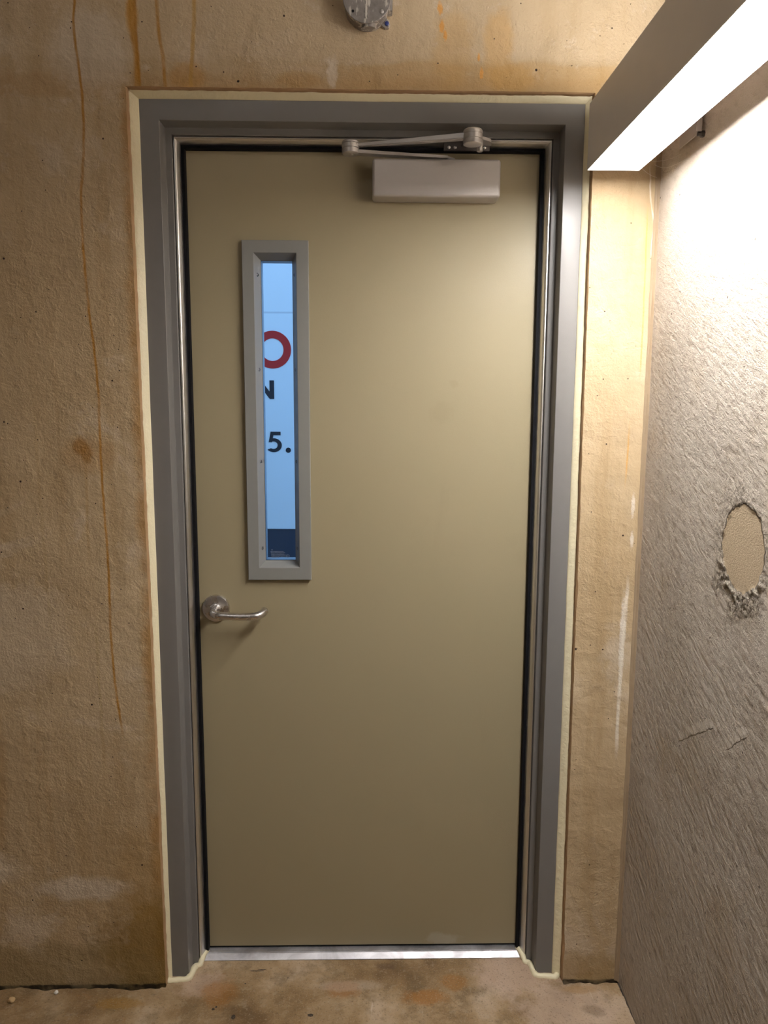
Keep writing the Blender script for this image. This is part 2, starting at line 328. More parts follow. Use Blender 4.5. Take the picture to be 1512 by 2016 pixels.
n = NT('olive_door_paint')                      # khaki paint with faint rub marks
c = n.mix(n.noise(2.2, 3), (0.330, 0.278, 0.172), (0.350, 0.297, 0.184))
smear = n.mul(n.sstep(n.noise(5, 5, 0.6, dist=1.0, vec=n.mapped(scale=(1.4, 1, 0.8), rot=(0, 0.6, 0))), 0.62, 0.75), 0.16)
c = n.mix(smear, c, (0.285, 0.235, 0.145))
for (cx, cz, rx, rz, k) in [(0.195, 1.49, 0.03, 0.03, 0.14), (0.225, 1.56, 0.012, 0.01, 0.2)]:
    c = n.mix(n.mul(n.blob(cx, cz, rx, rz, n.x, n.z, 0.6, 50), k), c, (0.26, 0.205, 0.11))
c = n.mix(n.mul(n.blob(0.22, 0.035, 0.05, 0.02, n.x, n.z, 0.6, 30), 0.3), c, (0.55, 0.52, 0.45))
nr = n.bump(n.noise(420, 2, 0.6), 0.00025, 0.6)
MAT['door'] = n.done(c, n.sstep(n.noise(4, 4), 0.3, 0.7, 0.44, 0.56), 0, nr, 0.5)

n = NT('worn_aluminium')                        # threshold plate, scuffed
c = n.ramp(n.noise(9, 6, 0.7, dist=1.0), [(0.35, (0.42, 0.41, 0.43)), (0.6, (0.66, 0.65, 0.68)), (0.75, (0.80, 0.79, 0.80))])
MAT['threshold'] = n.done(c, n.sstep(n.noise(22, 4), 0.3, 0.7, 0.35, 0.6), 0.8, n.bump(n.noise(90, 3, vec=n.mapped(scale=(0.1, 1, 1))), 0.0004))

n = NT('galvanised_box_metal')                  # junction box with white residue
c = n.ramp(n.noise(40, 5, 0.65), [(0.3, (0.20, 0.18, 0.165)), (0.6, (0.30, 0.27, 0.25))])
dr = n.noise(60, 5, 0.65, vec=n.mapped(scale=(1, 1, 0.25)))
c = n.mix(n.sstep(dr, 0.54, 0.59, 0, 0.9), c, (0.66, 0.61, 0.55))
MAT['box'] = n.done(c, 0.5, 0.35, n.bump(dr, 0.0015, 0.8))

n = NT('white_sign_panel')
c = n.mix(n.noise(3, 4), (0.80, 0.81, 0.82), (0.86, 0.87, 0.88))
c = n.mix(n.mul(n.sstep(n.math('ABSOLUTE', n.sub(n.z, 1.853)), 0.0045, 0.002), 0.45), c, (0.35, 0.38, 0.42))
MAT['sign'] = n.done(c, 0.5)

gm = bpy.data.materials.new('clear_wired_free_glass'); gm.name = 'clear_glass'; gm.use_nodes = True
t = gm.node_tree; t.nodes.clear()
o_ = t.nodes.new('ShaderNodeOutputMaterial'); mx = t.nodes.new('ShaderNodeMixShader'); fr = t.nodes.new('ShaderNodeFresnel')
tr = t.nodes.new('ShaderNodeBsdfTransparent'); gl = t.nodes.new('ShaderNodeBsdfGlossy')
fr.inputs[0].default_value = 1.45; tr.inputs[0].default_value = (0.86, 0.95, 0.97, 1); gl.inputs['Roughness'].default_value = 0.01
t.links.new(fr.outputs[0], mx.inputs[0]); t.links.new(tr.outputs[0], mx.inputs[1]); t.links.new(gl.outputs[0], mx.inputs[2]); t.links.new(mx.outputs[0], o_.inputs[0])
MAT['glass'] = gm

# ------------------------------------------------------------------ object helpers
def tag(o, label=None, cat=None, group=None, kind=None):
    if label: o['label'] = label
    if cat: o['category'] = cat
    if group: o['group'] = group
    if kind: o['kind'] = kind
    return o
def link(name, me, mat, parent=None, smooth=None):
    me.materials.append(mat)
    if smooth is not None:
        for p in me.polygons: p.use_smooth = True
        me.set_sharp_from_angle(angle=math.radians(smooth))
    o = bpy.data.objects.new(name, me); COL.objects.link(o)
    if parent: o.parent = parent; o.matrix_parent_inverse = parent.matrix_world.inverted() if False else Matrix.Identity(4)
    if parent:
        # vertices are given in world space: undo the parent's chain of locations
        off = Vector((0, 0, 0)); q = parent
        while q: off += q.location; q = q.parent
        o.location = -off
    return o
def thing(name, loc, label=None, cat=None, group=None, kind=None):
    o = bpy.data.objects.new(name, None); COL.objects.link(o); o.location = loc; o.empty_display_size = 0.05
    return tag(o, label, cat, group, kind)
def mesh(name, verts, faces):
    me = bpy.data.meshes.new(name); me.from_pydata([tuple(v) for v in verts], [], faces); me.validate(); return me
def from_bm(name, bm, mat, parent=None, smooth=None):
    bmesh.ops.recalc_face_normals(bm, faces=bm.faces)
    me = bpy.data.meshes.new(name); bm.to_mesh(me); bm.free(); return link(name, me, mat, parent, smooth)
def add_box(bm, a, b, bev=0.0, seg=2):
    """axis-aligned box from corner a to corner b, rounded edges"""
    r = bmesh.ops.create_cube(bm, size=1.0); vs_ = r['verts']
    for v in vs_:
        v.co = Vector([(a[i]+b[i])/2 + v.co[i]*(b[i]-a[i]) for i in range(3)])
    if bev:
        es = list({e for v in vs_ for e in v.link_edges})
        bmesh.ops.bevel(bm, geom=es, offset=bev, segments=seg, affect='EDGES', profile=0.5)
def box(name, a, b, mat, parent=None, bev=0.0, seg=2, smooth=None):
    bm = bmesh.new(); add_box(bm, a, b, bev, seg)
    return from_bm(name, bm, mat, parent, smooth if smooth else (35 if bev else None))
def frame_of(d):
    d = Vector(d).normalized(); h = Vector((0, 0, 1)) if abs(d.z) < 0.9 else Vector((1, 0, 0))
    u = d.cross(h).normalized(); return u, d.cross(u).normalized()
def add_lathe(bm, org, axis, prof, seg=32):
    """prof = [(distance along axis, radius)]"""
    u, v = frame_of(axis); ax = Vector(axis).normalized(); org = Vector(org); rings = []
    for t_, r_ in prof:
        rings.append([bm.verts.new(org + ax*t_ + (u*math.cos(2*PI*k/seg) + v*math.sin(2*PI*k/seg))*r_) for k in range(seg)])
    for A, B in zip(rings, rings[1:]):
        for k in range(seg): bm.faces.new((A[k], A[(k+1) % seg], B[(k+1) % seg], B[k]))
    bm.faces.new(rings[0]); bm.faces.new(rings[-1])
def add_tube(bm, pts, rad, seg=12, flat=1.0):
    """smooth tube through pts; rad a number or list"""
    pts = [Vector(p) for p in pts]
    if not isinstance(rad, (list, tuple)): rad = [rad]*len(pts)
    u, v = frame_of(pts[1]-pts[0]); rings = []
    for i, p in enumerate(pts):
        d = (pts[min(i+1, len(pts)-1)] - pts[max(i-1, 0)]).normalized()
        u = (u - d*u.dot(d)).normalized(); v = d.cross(u)
        rings.append([bm.verts.new(p + (u*math.cos(2*PI*k/seg)*flat + v*math.sin(2*PI*k/seg))*rad[i]) for k in range(seg)])
    for A, B in zip(rings, rings[1:]):
        for k in range(seg): bm.faces.new((A[k], A[(k+1) % seg], B[(k+1) % seg], B[k]))
    bm.faces.new(rings[0]); bm.faces.new(rings[-1])
def spline(ctrl, n=8):
    """Catmull-Rom through control points"""
    P = [Vector(c) for c in ctrl]; P = [P[0]*2-P[1]] + P + [P[-1]*2-P[-2]]; out = []
    for i in range(1, len(P)-2):
        for k in range(n):
            t_ = k/n; a, b, c_, d = P[i-1], P[i], P[i+1], P[i+2]
            out.append(0.5*((2*b) + (c_-a)*t_ + (2*a-5*b+4*c_-d)*t_*t_ + (-a+3*b-3*c_+d)*t_**3))
    out.append(P[-2]); return out
def fillet(poly, r, n=3, closed=True):
    out = []; L = len(poly)
    for i, p in enumerate(poly):
        if not closed and i in (0, L-1): out.append(p); continue
        a = Vector((*poly[i-1], 0)); b = Vector((*p, 0)); c_ = Vector((*poly[(i+1) % L], 0))
        d1 = (a-b); d2 = (c_-b); rr = min(r, d1.length*0.45, d2.length*0.45)
        s_ = b + d1.normalized()*rr; e = b + d2.normalized()*rr
        for k in range(n+1):
            t_ = k/n; q = s_*(1-t_)**2 + b*2*t_*(1-t_) + e*t_*t_; out.append((q.x, q.y))
    return out
FX0, FX1, FZ = -0.5095, 0.5070, 2.1900
def sweep_U(prof, zb=0.0, x0=FX0, x1=FX1, zt=FZ, sides='LTR', zb2=None):
    """closed profile (inset from outer edge, Y) run up one jamb, across the head and down the other with mitred corners"""
    V = []; m = len(prof); st = []
    if 'L' in sides: st += [lambda o: (x0+o, zb)]
    st += [lambda o: (x0+o, zt-o), lambda o: (x1-o, zt-o)]
    if 'R' in sides: st += [lambda o: (x1-o, zb)]
    if sides == 'L': st = st[:2]
    if sides == 'R': st = st[-2:]
    if sides == 'T': pass
    for f_ in st:
        for o, y in prof:
            x, z = f_(o); V.append((x, y, z))
    F = []
    for s_ in range(len(st)-1):
        for k in range(m):
            a = s_*m+k; b = s_*m+(k+1) % m; F.append((a, b, b+m, a+m))
    F.append(tuple(range(m))); F.append(tuple(range(len(V)-m, len(V))))
    return V, F
def sweep_obj(name, prof, mat, parent=None, smooth=30, **k):
    V, F = sweep_U(prof, **k); bm = bmesh.new(); vv = [bm.verts.new(v) for v in V]
    for f_ in F: bm.faces.new([vv[i] for i in f_])
    return from_bm(name, bm, mat, parent, smooth)
def extrude_poly(bm, poly, f3, d):
    """polygon poly mapped to 3D by f3(u,v), thickened along vector d"""
    A = [bm.verts.new(f3(*p)) for p in poly]; B = [bm.verts.new(Vector(f3(*p))+Vector(d)) for p in poly]
    bm.faces.new(A); bm.faces.new(B[::-1])
    for i in range(len(poly)): j = (i+1) % len(poly); bm.faces.new((A[i], B[i], B[j], A[j]))

# ------------------------------------------------------------------ the room
X_L, X_R, Y_F, Y_O = -2.20, 0.674, -3.60, 0.20
def lerp(a, b, t_): return a+(b-a)*t_
def opening_edge():
    """outline of the rough opening, from the floor on the left round to the floor on the right"""
    pts = []
    N1 = 260
    for i in range(N1+1): z = lerp(-0.06, 2.203, i/N1); pts.append((lerp(-0.5155, -0.5265, i/N1), z, 1, 0))
    for i in range(1, 130): pts.append((lerp(-0.5265, 0.5185, i/130), lerp(2.203, 2.2015, i/130), 0, 1))
    for i in range(N1+1): z = lerp(2.2015, -0.06, i/N1); pts.append((lerp(0.5185, 0.5262, i/N1), z, 1, 0))
    return pts
E_ = opening_edge()
bm = bmesh.new()
rows = []
def jit(p, k, s_, seed):
    q = noise.noise(Vector((p[0]*s_, p[1]*s_, seed)))*0.6 + noise.noise(Vector((p[0]*s_*4, p[1]*s_*4, seed+5)))*0.4
    chip = max(0.0, noise.noise(Vector((p[0]*16, p[1]*16, seed+9)))-0.33)*1.5
    return k*q, k*chip*1.6
front = []; lip = []; back = []
cx0, cz0 = 0.0, 1.0
for (x, z, ux, uz) in E_:
    sx_ = -1 if x < cx0 else 1
    a, ch = jit((x, z), 0.0028, 26, 3.1)
    dx, dz = (sx_*ux, uz)
    off = -a*0.5 + ch                              # outwards, away from the hole
    front.append(bm.verts.new((x+dx*(off+0.0008), 0.0, z+dz*(off+0.0008))))
    b_, _ = jit((x, z), 0.0016, 40, 8.3)
    lip.append(bm.verts.new((x-dx*0.0012+dx*b_, 0.004+abs(a), z-dz*0.0012+dz*b_)))
    back.append(bm.verts.new((x+dx*0.0, Y_O, z+dz*0.0)))
for A, B in ((front, lip), (lip, back)):
    for i in range(len(A)-1): bm.faces.new((A[i], A[i+1], B[i+1], B[i]))
for f_ in bm.faces: f_.material_index = 1
def wall_face(edge, y):
    """face round the opening in strips: left of it, above it, right of it"""
    n1, n2 = 261, 129
    XA, XB = X_L-0.1, X_R+0.2
    Lc = [bm.verts.new((XA, y, v.co.z)) for v in edge[:n1]]
    Tc = [bm.verts.new((v.co.x, y, ROOM_H)) for v in edge[n1-1:n1+n2+1]]
    Rc = [bm.verts.new((XB, y, v.co.z)) for v in edge[n1+n2:]]
    for i in range(n1-1): bm.faces.new((edge[i], edge[i+1], Lc[i+1], Lc[i]))
    T_ = edge[n1-1:n1+n2+1]
    for i in range(len(T_)-1): bm.faces.new((T_[i], T_[i+1], Tc[i+1], Tc[i]))
    R_ = edge[n1+n2:]
    for i in range(len(R_)-1): bm.faces.new((R_[i], R_[i+1], Rc[i+1], Rc[i]))
    k1 = bm.verts.new((XA, y, ROOM_H)); k2 = bm.verts.new((XB, y, ROOM_H))
    bm.faces.new((edge[n1-1], Tc[0], k1, Lc[-1])); bm.faces.new((edge[n1+n2], Rc[0], k2, Tc[-1]))
    return Lc, k1, Tc, k2, Rc
n_edge = len(front)
wall_face(front, 0.0); wall_face(back, Y_O)
bmesh.ops.recalc_face_normals(bm, faces=bm.faces)
me = bpy.data.meshes.new('wall_back'); bm.to_mesh(me); bm.free()
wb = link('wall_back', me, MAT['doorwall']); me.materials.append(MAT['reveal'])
tag(wb, 'tan concrete wall around the door, streaked with orange rust runs', 'wall', kind='structure')

# right wall: brushed concrete really displaced in the part near the door
def grid_wall():
    y0, y1, z0, z1, st = -1.30, 0.0, 0.0, ROOM_H, 0.0045
    ny = int((y1-y0)/st); nz = int((z1-z0)/st)
    ang = math.radians(29); ca_, sa_ = math.cos(ang), math.sin(ang)
    V = []
    for j in range(nz+1):
        z = z0 + (z1-z0)*j/nz
        for i in range(ny+1):
            y = y0 + (y1-y0)*i/ny
            s_ = y*ca_ + z*sa_; q = -y*sa_ + z*ca_          # along / across the strokes
            h = noise.fractal(Vector((s_*26, q*95, 2.0)), 0.9, 2.1, 3)*0.00065
            h += noise.noise(Vector((y*5, z*5, 7.0)))*0.0015
            u = (y+0.501)/0.075; v = (z-1.2595)/0.0785; d = math.hypot(u, v) + 0.08*noise.noise(Vector((y*40, z*40, 1)))
            if d < 1.0: h = -0.0009 + 0.1*h
            elif d < 1.55:
                k = 1-(d-1.0)/0.55
                low = 1.0 if z < 1.22 else 0.35
                h += k*low*0.0045*noise.fractal(Vector((y*85, z*85, 4.0)), 0.8, 2.0, 3)
            if y > -0.012: h *= max(0.0, -y/0.012)
            V.append((X_R - h, y, z))
    F = []
    W_ = ny+1
    for j in range(nz):
        for i in range(ny):
            a = j*W_+i; F.append((a, a+1, a+W_+1, a+W_))
    return V, F, W_, nz
V, F, W_, nz = grid_wall()
k0 = len(V)
V += [(X_R, Y_F-0.1, 0.0), (X_R, Y_F-0.1, ROOM_H)]
V += [(X_R+0.2, Y_F-0.1, -0.06), (X_R+0.2, Y_F-0.1, ROOM_H), (X_R+0.2, 0.0, -0.06), (X_R+0.2, 0.0, ROOM_H), (X_R, -1.30, -0.06), (X_R, 0.0, -0.06), (X_R, Y_F-0.1, -0.06)]
F.append(tuple([k0, k0+1] + [j*W_ for j in range(nz, -1, -1)]))
F += [(k0+2, k0+3, k0+5, k0+4), tuple([k0+6] + list(range(0, W_)) + [k0+7]), (k0+8, k0, 0, k0+6)]
me = mesh('wall_right', V, F)
wr = link('wall_right', me, MAT['rightwall'], smooth=80)
tag(wr, 'rough brushed grey-brown concrete side wall with a smooth oval patch', 'wall', kind='structure')

tag(box('wall_left', (X_L-0.2, Y_F-0.1, -0.06), (X_L, 0.0, ROOM_H), MAT['plain']), 'plain concrete wall far left of the door, out of the photo', 'wall', kind='structure')
tag(box('wall_front', (X_L, Y_F-0.2, -0.06), (X_R, Y_F, ROOM_H), MAT['plain']), 'plain concrete wall behind the viewer facing the door', 'wall', kind='structure')
tag(box('ceiling', (X_L-0.2, Y_F-0.2, ROOM_H), (X_R+0.2, Y_O, ROOM_H+0.15), MAT['plain']), 'plain concrete ceiling slab over the doorway', 'ceiling', kind='structure')

# floor slab with a broken edge that leaves a dark crack along the walls
bm = bmesh.new()
xs = [X_L] + [lerp(-1.1, -0.5165, i/120) for i in range(121)] + [-0.5160+0.0] + [lerp(-0.515, 0.525, i/40) for i in range(41)] + [lerp(0.527, 0.672, i/60) for i in range(61)]
def edge_y(x):
    if -0.5158 < x < 0.5262: return Y_O
    g = 0.004 + 0.010*max(0.0, noise.noise(Vector((x*14, 0.3, 0)))+0.35) + 0.004*noise.noise(Vector((x*60, 1.3, 0)))
    if x > 0.60: g += 0.003
    if -0.665 < x < -0.53: g += 0.004
    return -max(0.0015, g)
ys_n = 60
def fz(x, y):
    k = max(0.0, min(1.0, (y+1.2)/0.3))
    return 0.0022*noise.noise(Vector((x*6, y*6, 11)))*k + 0.0008*noise.noise(Vector((x*25, y*25, 4)))*k
cols = []
for x in xs:
    e = edge_y(x); colv = []
    ys = [e] + [lerp(min(e, -0.0), -1.2, (i/ys_n)**1.3) if i else e for i in range(1, ys_n+1)] + [Y_F]
    for k, y in enumerate(ys): colv.append(bm.verts.new((x, y, fz(x, y) - (0.0015 if k == 0 and e < 0 else 0))))
    cols.append(colv)
    colv.append(bm.verts.new((x, e, -0.05)))
for A, B in zip(cols, cols[1:]):
    for i in range(len(A)-2): bm.faces.new((A[i], B[i], B[i+1], A[i+1]))
    bm.faces.new((A[0], A[-1], B[-1], B[0]))
# ragged right-hand edge against the side wall
for i, v in enumerate(cols[-1][:-2]):
    y = v.co.y
    g = 0.004*max(0, noise.noise(Vector((2.2, y*50, 0)))+0.2)
    if -0.055 < y < -0.035: g += 0.008
    if -0.028 < y < -0.008: g += 0.007
    v.co.x -= g
bm.normal_update()
fl = from_bm('floor', bm, MAT['floor'], smooth=50)
tag(fl, 'brown stained concrete floor in front of the door', 'floor', kind='structure')
tag(box('under_floor_block', (X_L-0.2, Y_F-0.2, -0.12), (X_R+0.2, Y_O, -0.055), MAT['black']), 'black slab added under the cracked floor edge to keep light out', 'light blocker', kind='structure')  # added slab, unseen, stops light leaks and keeps the gap black

# ------------------------------------------------------------------ steel door frame
fp = fillet([(0.0, 0.030), (0.0460, 0.030), (0.0465, 0.0745), (0.0615, 0.0755), (0.0625, 0.1165), (0.0525, 0.1175), (0.0525, Y_O+0.004), (0.0, Y_O+0.004)], 0.0022, 3)
tf = thing('trim_1', (0, 0.03, 0), 'grey-brown stepped steel frame around the olive door', 'door frame', kind='structure')
sweep_obj('frame_profile', fp, MAT['frame'], tf, 32)
# aluminium weatherstrip in a jamb-head-jamb set, black gasket inside it
wp = [(0.0632, 0.0835), (0.0642, 0.0822), (0.0662, 0.0822), (0.0670, 0.0832), (0.0672, 0.0850), (0.0682, 0.0856), (0.0700, 0.0890), (0.0722, 0.0935), (0.0742, 0.0985), (0.0755, 0.1040), (0.0758, 0.1130), (0.0632, 0.1130)]
gp = [(0.0748, 0.1045), (0.0790, 0.1035), (0.0832, 0.1015), (0.0845, 0.1060), (0.0845, 0.1172), (0.0748, 0.1172)]
for sd, zb in (('L', 0.014), ('T', 0), ('R', 0.014)):
    s_ = {'L': 'L', 'T': 'T', 'R': 'R'}[sd]
    o = sweep_obj('weatherstrip', wp, MAT['silver'], tf, 40, zb=zb, sides=s_)
    tag(o, 'aluminium ' + {'L': 'strip on the left jamb', 'T': 'strip under the head', 'R': 'strip on the right jamb'}[sd])
    o = sweep_obj('gasket', gp, MAT['rubber'], tf, 40, zb=0.018, sides=s_)
    tag(o, 'black rubber ' + {'L': 'seal on the left jamb', 'T': 'seal under the head', 'R': 'seal on the right jamb'}[sd])
# thin screws heads along the left strip
for z in (1.41, 0.26):
    bm = bmesh.new(); add_lathe(bm, (FX0+0.0618, 0.092, z), (1, 0.0, 0), [(0, 0.0042), (0.0012, 0.0040), (0.0020, 0.0024)], 16)
    from_bm('screw', bm, MAT['silver'], tf, 40)

# ------------------------------------------------------------------ sealant bead round the frame
def bead_jamb(side):
    """irregular fillet of sealant between frame edge and concrete"""
    V = []; m = 9; N = 300; F = []
    path = []
    if side == 'L':
        for i in range(N+1): path.append(('x', lerp(0.0, 2.2000, i/N)))
    if side == 'R':
        for i in range(N+1): path.append(('x', lerp(2.2000, 0.0, i/N)))
    if side == 'T':
        for i in range(N//2+1): path.append(('z', lerp(-0.5235, 0.5185, i/(N//2))))
    for (kind, s_) in path:
        n1 = noise.noise(Vector((s_*9, 1.7 if side == 'L' else 5.2, 0))); n2 = noise.noise(Vector((s_*45, 3.1, 2.0)))
        if side == 'T': a, b = 2.1895, 2.2022                        # frame edge, concrete
        elif side == 'L': a, b = -0.5085, -lerp(0.5155, 0.5265, s_/2.2)
        else: a, b = 0.5062, lerp(0.5262, 0.5185, s_/2.2)
        sg = 1 if b > a else -1
        a -= sg*(0.0008 + 0.0006*n1); yf = 0.0285 - 0.0006*n2
        yc = 0.0150 + 0.0030*n1 + 0.0012*n2
        if side == 'R': yc = 0.0175 + 0.003*n1
        for k in range(m):
            t_ = k/(m-1)
            p = lerp(a, b, t_); y = lerp(yf, yc, t_**1.15) - 0.0022*math.sin(PI*t_)*(1+0.5*n2)
            V.append((p, y, s_) if kind == 'x' else (s_, y, p))
        p = b; V.append((b, 0.034, s_) if kind == 'x' else (s_, 0.034, b)); V.append((a, 0.034, s_) if kind == 'x' else (s_, 0.034, a))
    M_ = m+2
    for i in range(len(path)-1):
        for k in range(M_): F.append((i*M_+k, i*M_+(k+1) % M_, (i+1)*M_+(k+1) % M_, (i+1)*M_+k))
    F.append(tuple(range(M_))); F.append(tuple(range(len(V)-M_, len(V))))
    bm = bmesh.new(); vv = [bm.verts.new(v) for v in V]
    for f_ in F: bm.faces.new([vv[i] for i in f_])
    return bm
tb = thing('trim_2', (0, 0.02, 0), 'pale yellow sealant bead between door frame and concrete', 'sealant', kind='structure')
for sd in 'LTR': from_bm('sealant_bead', bead_jamb(sd), MAT['caulk'], tb, 60)
for sgn, xo in ((-1, -0.0012), (1, -0.0012)):            # bead along the foot of each jamb
    c_ = [(0.520, 0.022), (0.512, 0.014), (0.505, 0.0135), (0.485, 0.016), (0.466, 0.018), (0.4585, 0.030), (0.4555, 0.055), (0.452, 0.066), (0.443, 0.070), (0.4405, 0.078), (0.437, 0.092), (0.433, 0.104), (0.431, 0.113)]
    P3 = spline([(sgn*(x) + xo, y, 0.0005 + max(0.0, min(1.0, (y-0.070)/0.025))*0.012) for x, y in c_], 7)
    P3 = [p + Vector((0.0012*noise.noise(p*90), 0.0012*noise.noise(p*70+Vector((3, 0, 0))), 0)) for p in P3]
    rad = [0.0078 + 0.0022*noise.noise(p*60) for p in P3]; rad[0] = 0.004; rad[-1] = 0.004
    bm = bmesh.new(); add_tube(bm, P3, rad, 12)
    from_bm('foot_bead', bm, MAT['caulk'], tb, 70)
# brown joint in the corner of the two walls
V = []; F = []; N = 260
for i in range(N+1):
    z = lerp(0.001, ROOM_H-0.001, i/N); nn = noise.noise(Vector((0.3, z*14, 0))); n2 = noise.noise(Vector((2.3, z*50, 0)))
    w1 = 0.0095+0.0018*nn+0.0008*n2; w2 = 0.0065+0.0015*nn
    V += [(X_R-w1, -0.0002, z), (X_R-w1*0.85, -0.0022, z), (X_R-w1*0.45, -0.0028-0.0006*n2, z), (X_R-0.0022, -w2, z), (X_R+0.0008, -w2-0.001, z), (X_R+0.0008, -0.0002, z)]
for i in range(N):
    for k in range(6): F.append((i*6+k, i*6+(k+1) % 6, (i+1)*6+(k+1) % 6, (i+1)*6+k))
F += [tuple(range(6)), tuple(range(N*6, N*6+6))]
bm = bmesh.new(); vv = [bm.verts.new(v) for v in V]
for f_ in F: bm.faces.new([vv[i] for i in f_])
tag(from_bm('trim_3', bm, MAT['corner'], None, 50), 'brown sealant joint in the corner of the two concrete walls', 'sealant', kind='structure')
# aluminium threshold
tp = [(0.0850, 0.0), (0.0850, 0.0022), (0.0990, 0.0118), (0.1005, 0.0122), (0.1020, 0.0112), (0.1035, 0.0112), (0.1045, 0.0130), (0.1250, 0.0132), (0.1265, 0.0118), (0.1290, 0.0118), (0.1300, 0.0132), (0.1980, 0.0130), (0.1980, 0.0)]
bm = bmesh.new(); extrude_poly(bm, tp, lambda a, b: (-0.4415, a, b), (0.8805, 0, 0))
tag(from_bm('trim_4', bm, MAT['threshold']), 'scuffed silver aluminium threshold under the olive door', 'threshold', kind='structure')

# ------------------------------------------------------------------ door leaf with vision window and lever
D0, D1 = 0.1180, 0.1630
dr_ = thing('door_1', (0, D0, 0.02), 'olive door with tall narrow window and steel lever handle', 'door', kind='structure')
WX0, WX1, WZ0, WZ1 = -0.2960, -0.1350, 1.0605, 1.9000
IX0, IX1, IZ0, IZ1 = -0.2672, -0.1646, 1.0930, 1.8705
bm = bmesh.new()                                  # slab with a real hole for the lite kit
hx0, hx1, hz0, hz1 = IX0-0.006, IX1+0.006, IZ0-0.006, IZ1+0.006
o4 = [(-0.4535, 0.0205), (0.4530, 0.0205), (0.4530, 2.1345), (-0.4535, 2.1345)]; i4 = [(hx0, hz0), (hx1, hz0), (hx1, hz1), (hx0, hz1)]
A = [[bm.verts.new((x, y, z)) for x, z in q] for y in (D0, D1) for q in (o4, i4)]
for s_ in (0, 2):
    for k in range(4): j = (k+1) % 4; bm.faces.new((A[s_][k], A[s_][j], A[s_+1][j], A[s_+1][k]))
for q in (0, 1):
    for k in range(4): j = (k+1) % 4; bm.faces.new((A[q][k], A[q][j], A[q+2][j], A[q+2][k]))
from_bm('door_panel', bm, MAT['door'], dr_)
box('gap_strip', (-0.440, D0+0.004, 0.0134), (0.4385, D0+0.030, 0.0205), MAT['rubber'], dr_, 0.001)  # black strip added to fill the dark gap and keep daylight out
def rect_ring(name, stations, mat, parent, smooth=None):
    """mitred rectangular ring; stations = [(x0,x1,z0,z1,y)] of a closed profile"""
    bm = bmesh.new(); R_ = []
    for (x0, x1, z0, z1, y) in stations: R_.append([bm.verts.new(p) for p in ((x0, y, z0), (x1, y, z0), (x1, y, z1), (x0, y, z1))])
    for a in range(len(R_)):
        b = (a+1) % len(R_)
        for k in range(4): j = (k+1) % 4; bm.faces.new((R_[a][k], R_[a][j], R_[b][j], R_[b][k]))
    return from_bm(name, bm, mat, parent, smooth)
def ins(d, y): return (IX0+d, IX1-d, IZ0+d, IZ1-d, y)
GY = 0.1380
YF = 0.1050
vf = rect_ring('window_frame', [(WX0, WX1, WZ0, WZ1, D0), (WX0, WX1, WZ0, WZ1, YF+0.0012), (WX0+0.0012, WX1-0.0012, WZ0+0.0012, WZ1-0.0012, YF),
                                ins(-0.0010, YF), ins(0.0, YF+0.0010), ins(0.0118, GY-0.001), ins(0.0128, GY), ins(0.009, GY), ins(-0.005, D0+0.012), ins(-0.005, D0)], MAT['kit'], dr_)
bf = rect_ring('outer_window_frame', [(WX0, WX1, WZ0, WZ1, D1), (WX0, WX1, WZ0, WZ1, D1+0.012), ins(-0.001, D1+0.013), ins(0.0128, D1+0.013), ins(0.0128, GY+0.0066), ins(0.0090, GY+0.0066), ins(-0.005, D1-0.002)], MAT['kit'], dr_)
gl_ = rect_ring  # pane
pane = box('window_pane', (IX0+0.0098, GY+0.0004, IZ0+0.0098), (IX1-0.0098, GY+0.0064, IZ1-0.0098), MAT['glass'], dr_)
for k, (zz) in enumerate((1.8215, 1.593, 1.364, 1.140)):
    for sx_ in (-1, 1):
        px = (IX0+0.0062) if sx_ < 0 else (IX1-0.0062)
        nrm = Vector((0.0118, 0, 0)).cross(Vector((0, 0, 1)))
        dirv = Vector((1.0*(-sx_), -0.42, 0)).normalized()   # out of the slanted face
        py = YF + 0.0010 + 0.52*(GY-YF-0.001)
        org = Vector((px, py, zz))
        bm = bmesh.new(); add_lathe(bm, org - dirv*0.0008, dirv, [(0, 0.0046), (0.0013, 0.0046), (0.0019, 0.0038), (0.0016, 0.0020), (0.0004, 0.0018)], 20)
        o = from_bm('screw', bm, MAT['screw'], vf, 40)
# etched maker's mark at the foot of the pane: rows of illegible fine dashes and a small ring
bm = bmesh.new(); ey = GY+0.0002
z = 1.1290
add_box(bm, (-0.2400, ey-0.00015, 1.1325), (-0.2368, ey, 1.1337))
for r_ in range(6):
    x = -0.2425 + 0.0006*r_
    end = -0.203 + random.uniform(-0.01, 0.004) if r_ < 5 else -0.222
    while x < end:
        L = random.uniform(0.0008, 0.0028); add_box(bm, (x, ey-0.00015, z-0.0007), (x+L, ey, z+0.0001+random.uniform(0, 0.0004))); x += L + random.uniform(0.0004, 0.0010)
    z -= 0.0032
R0 = [(math.cos(2*PI*k/28), math.sin(2*PI*k/28)) for k in range(28)]
a_ = [bm.verts.new((-0.1975+0.0040*c1, ey-0.0001, 1.1165+0.0040*s1)) for c1, s1 in R0]; b_ = [bm.verts.new((-0.1975+0.0033*c1, ey-0.0001, 1.1165+0.0033*s1)) for c1, s1 in R0]
for k in range(28): j = (k+1) % 28; bm.faces.new((a_[k], a_[j], b_[j], b_[k]))
add_box(bm, (-0.1992, ey-0.00015, 1.1160), (-0.1958, ey, 1.1170))
from_bm('etched_mark', bm, MAT['etch'], pane)

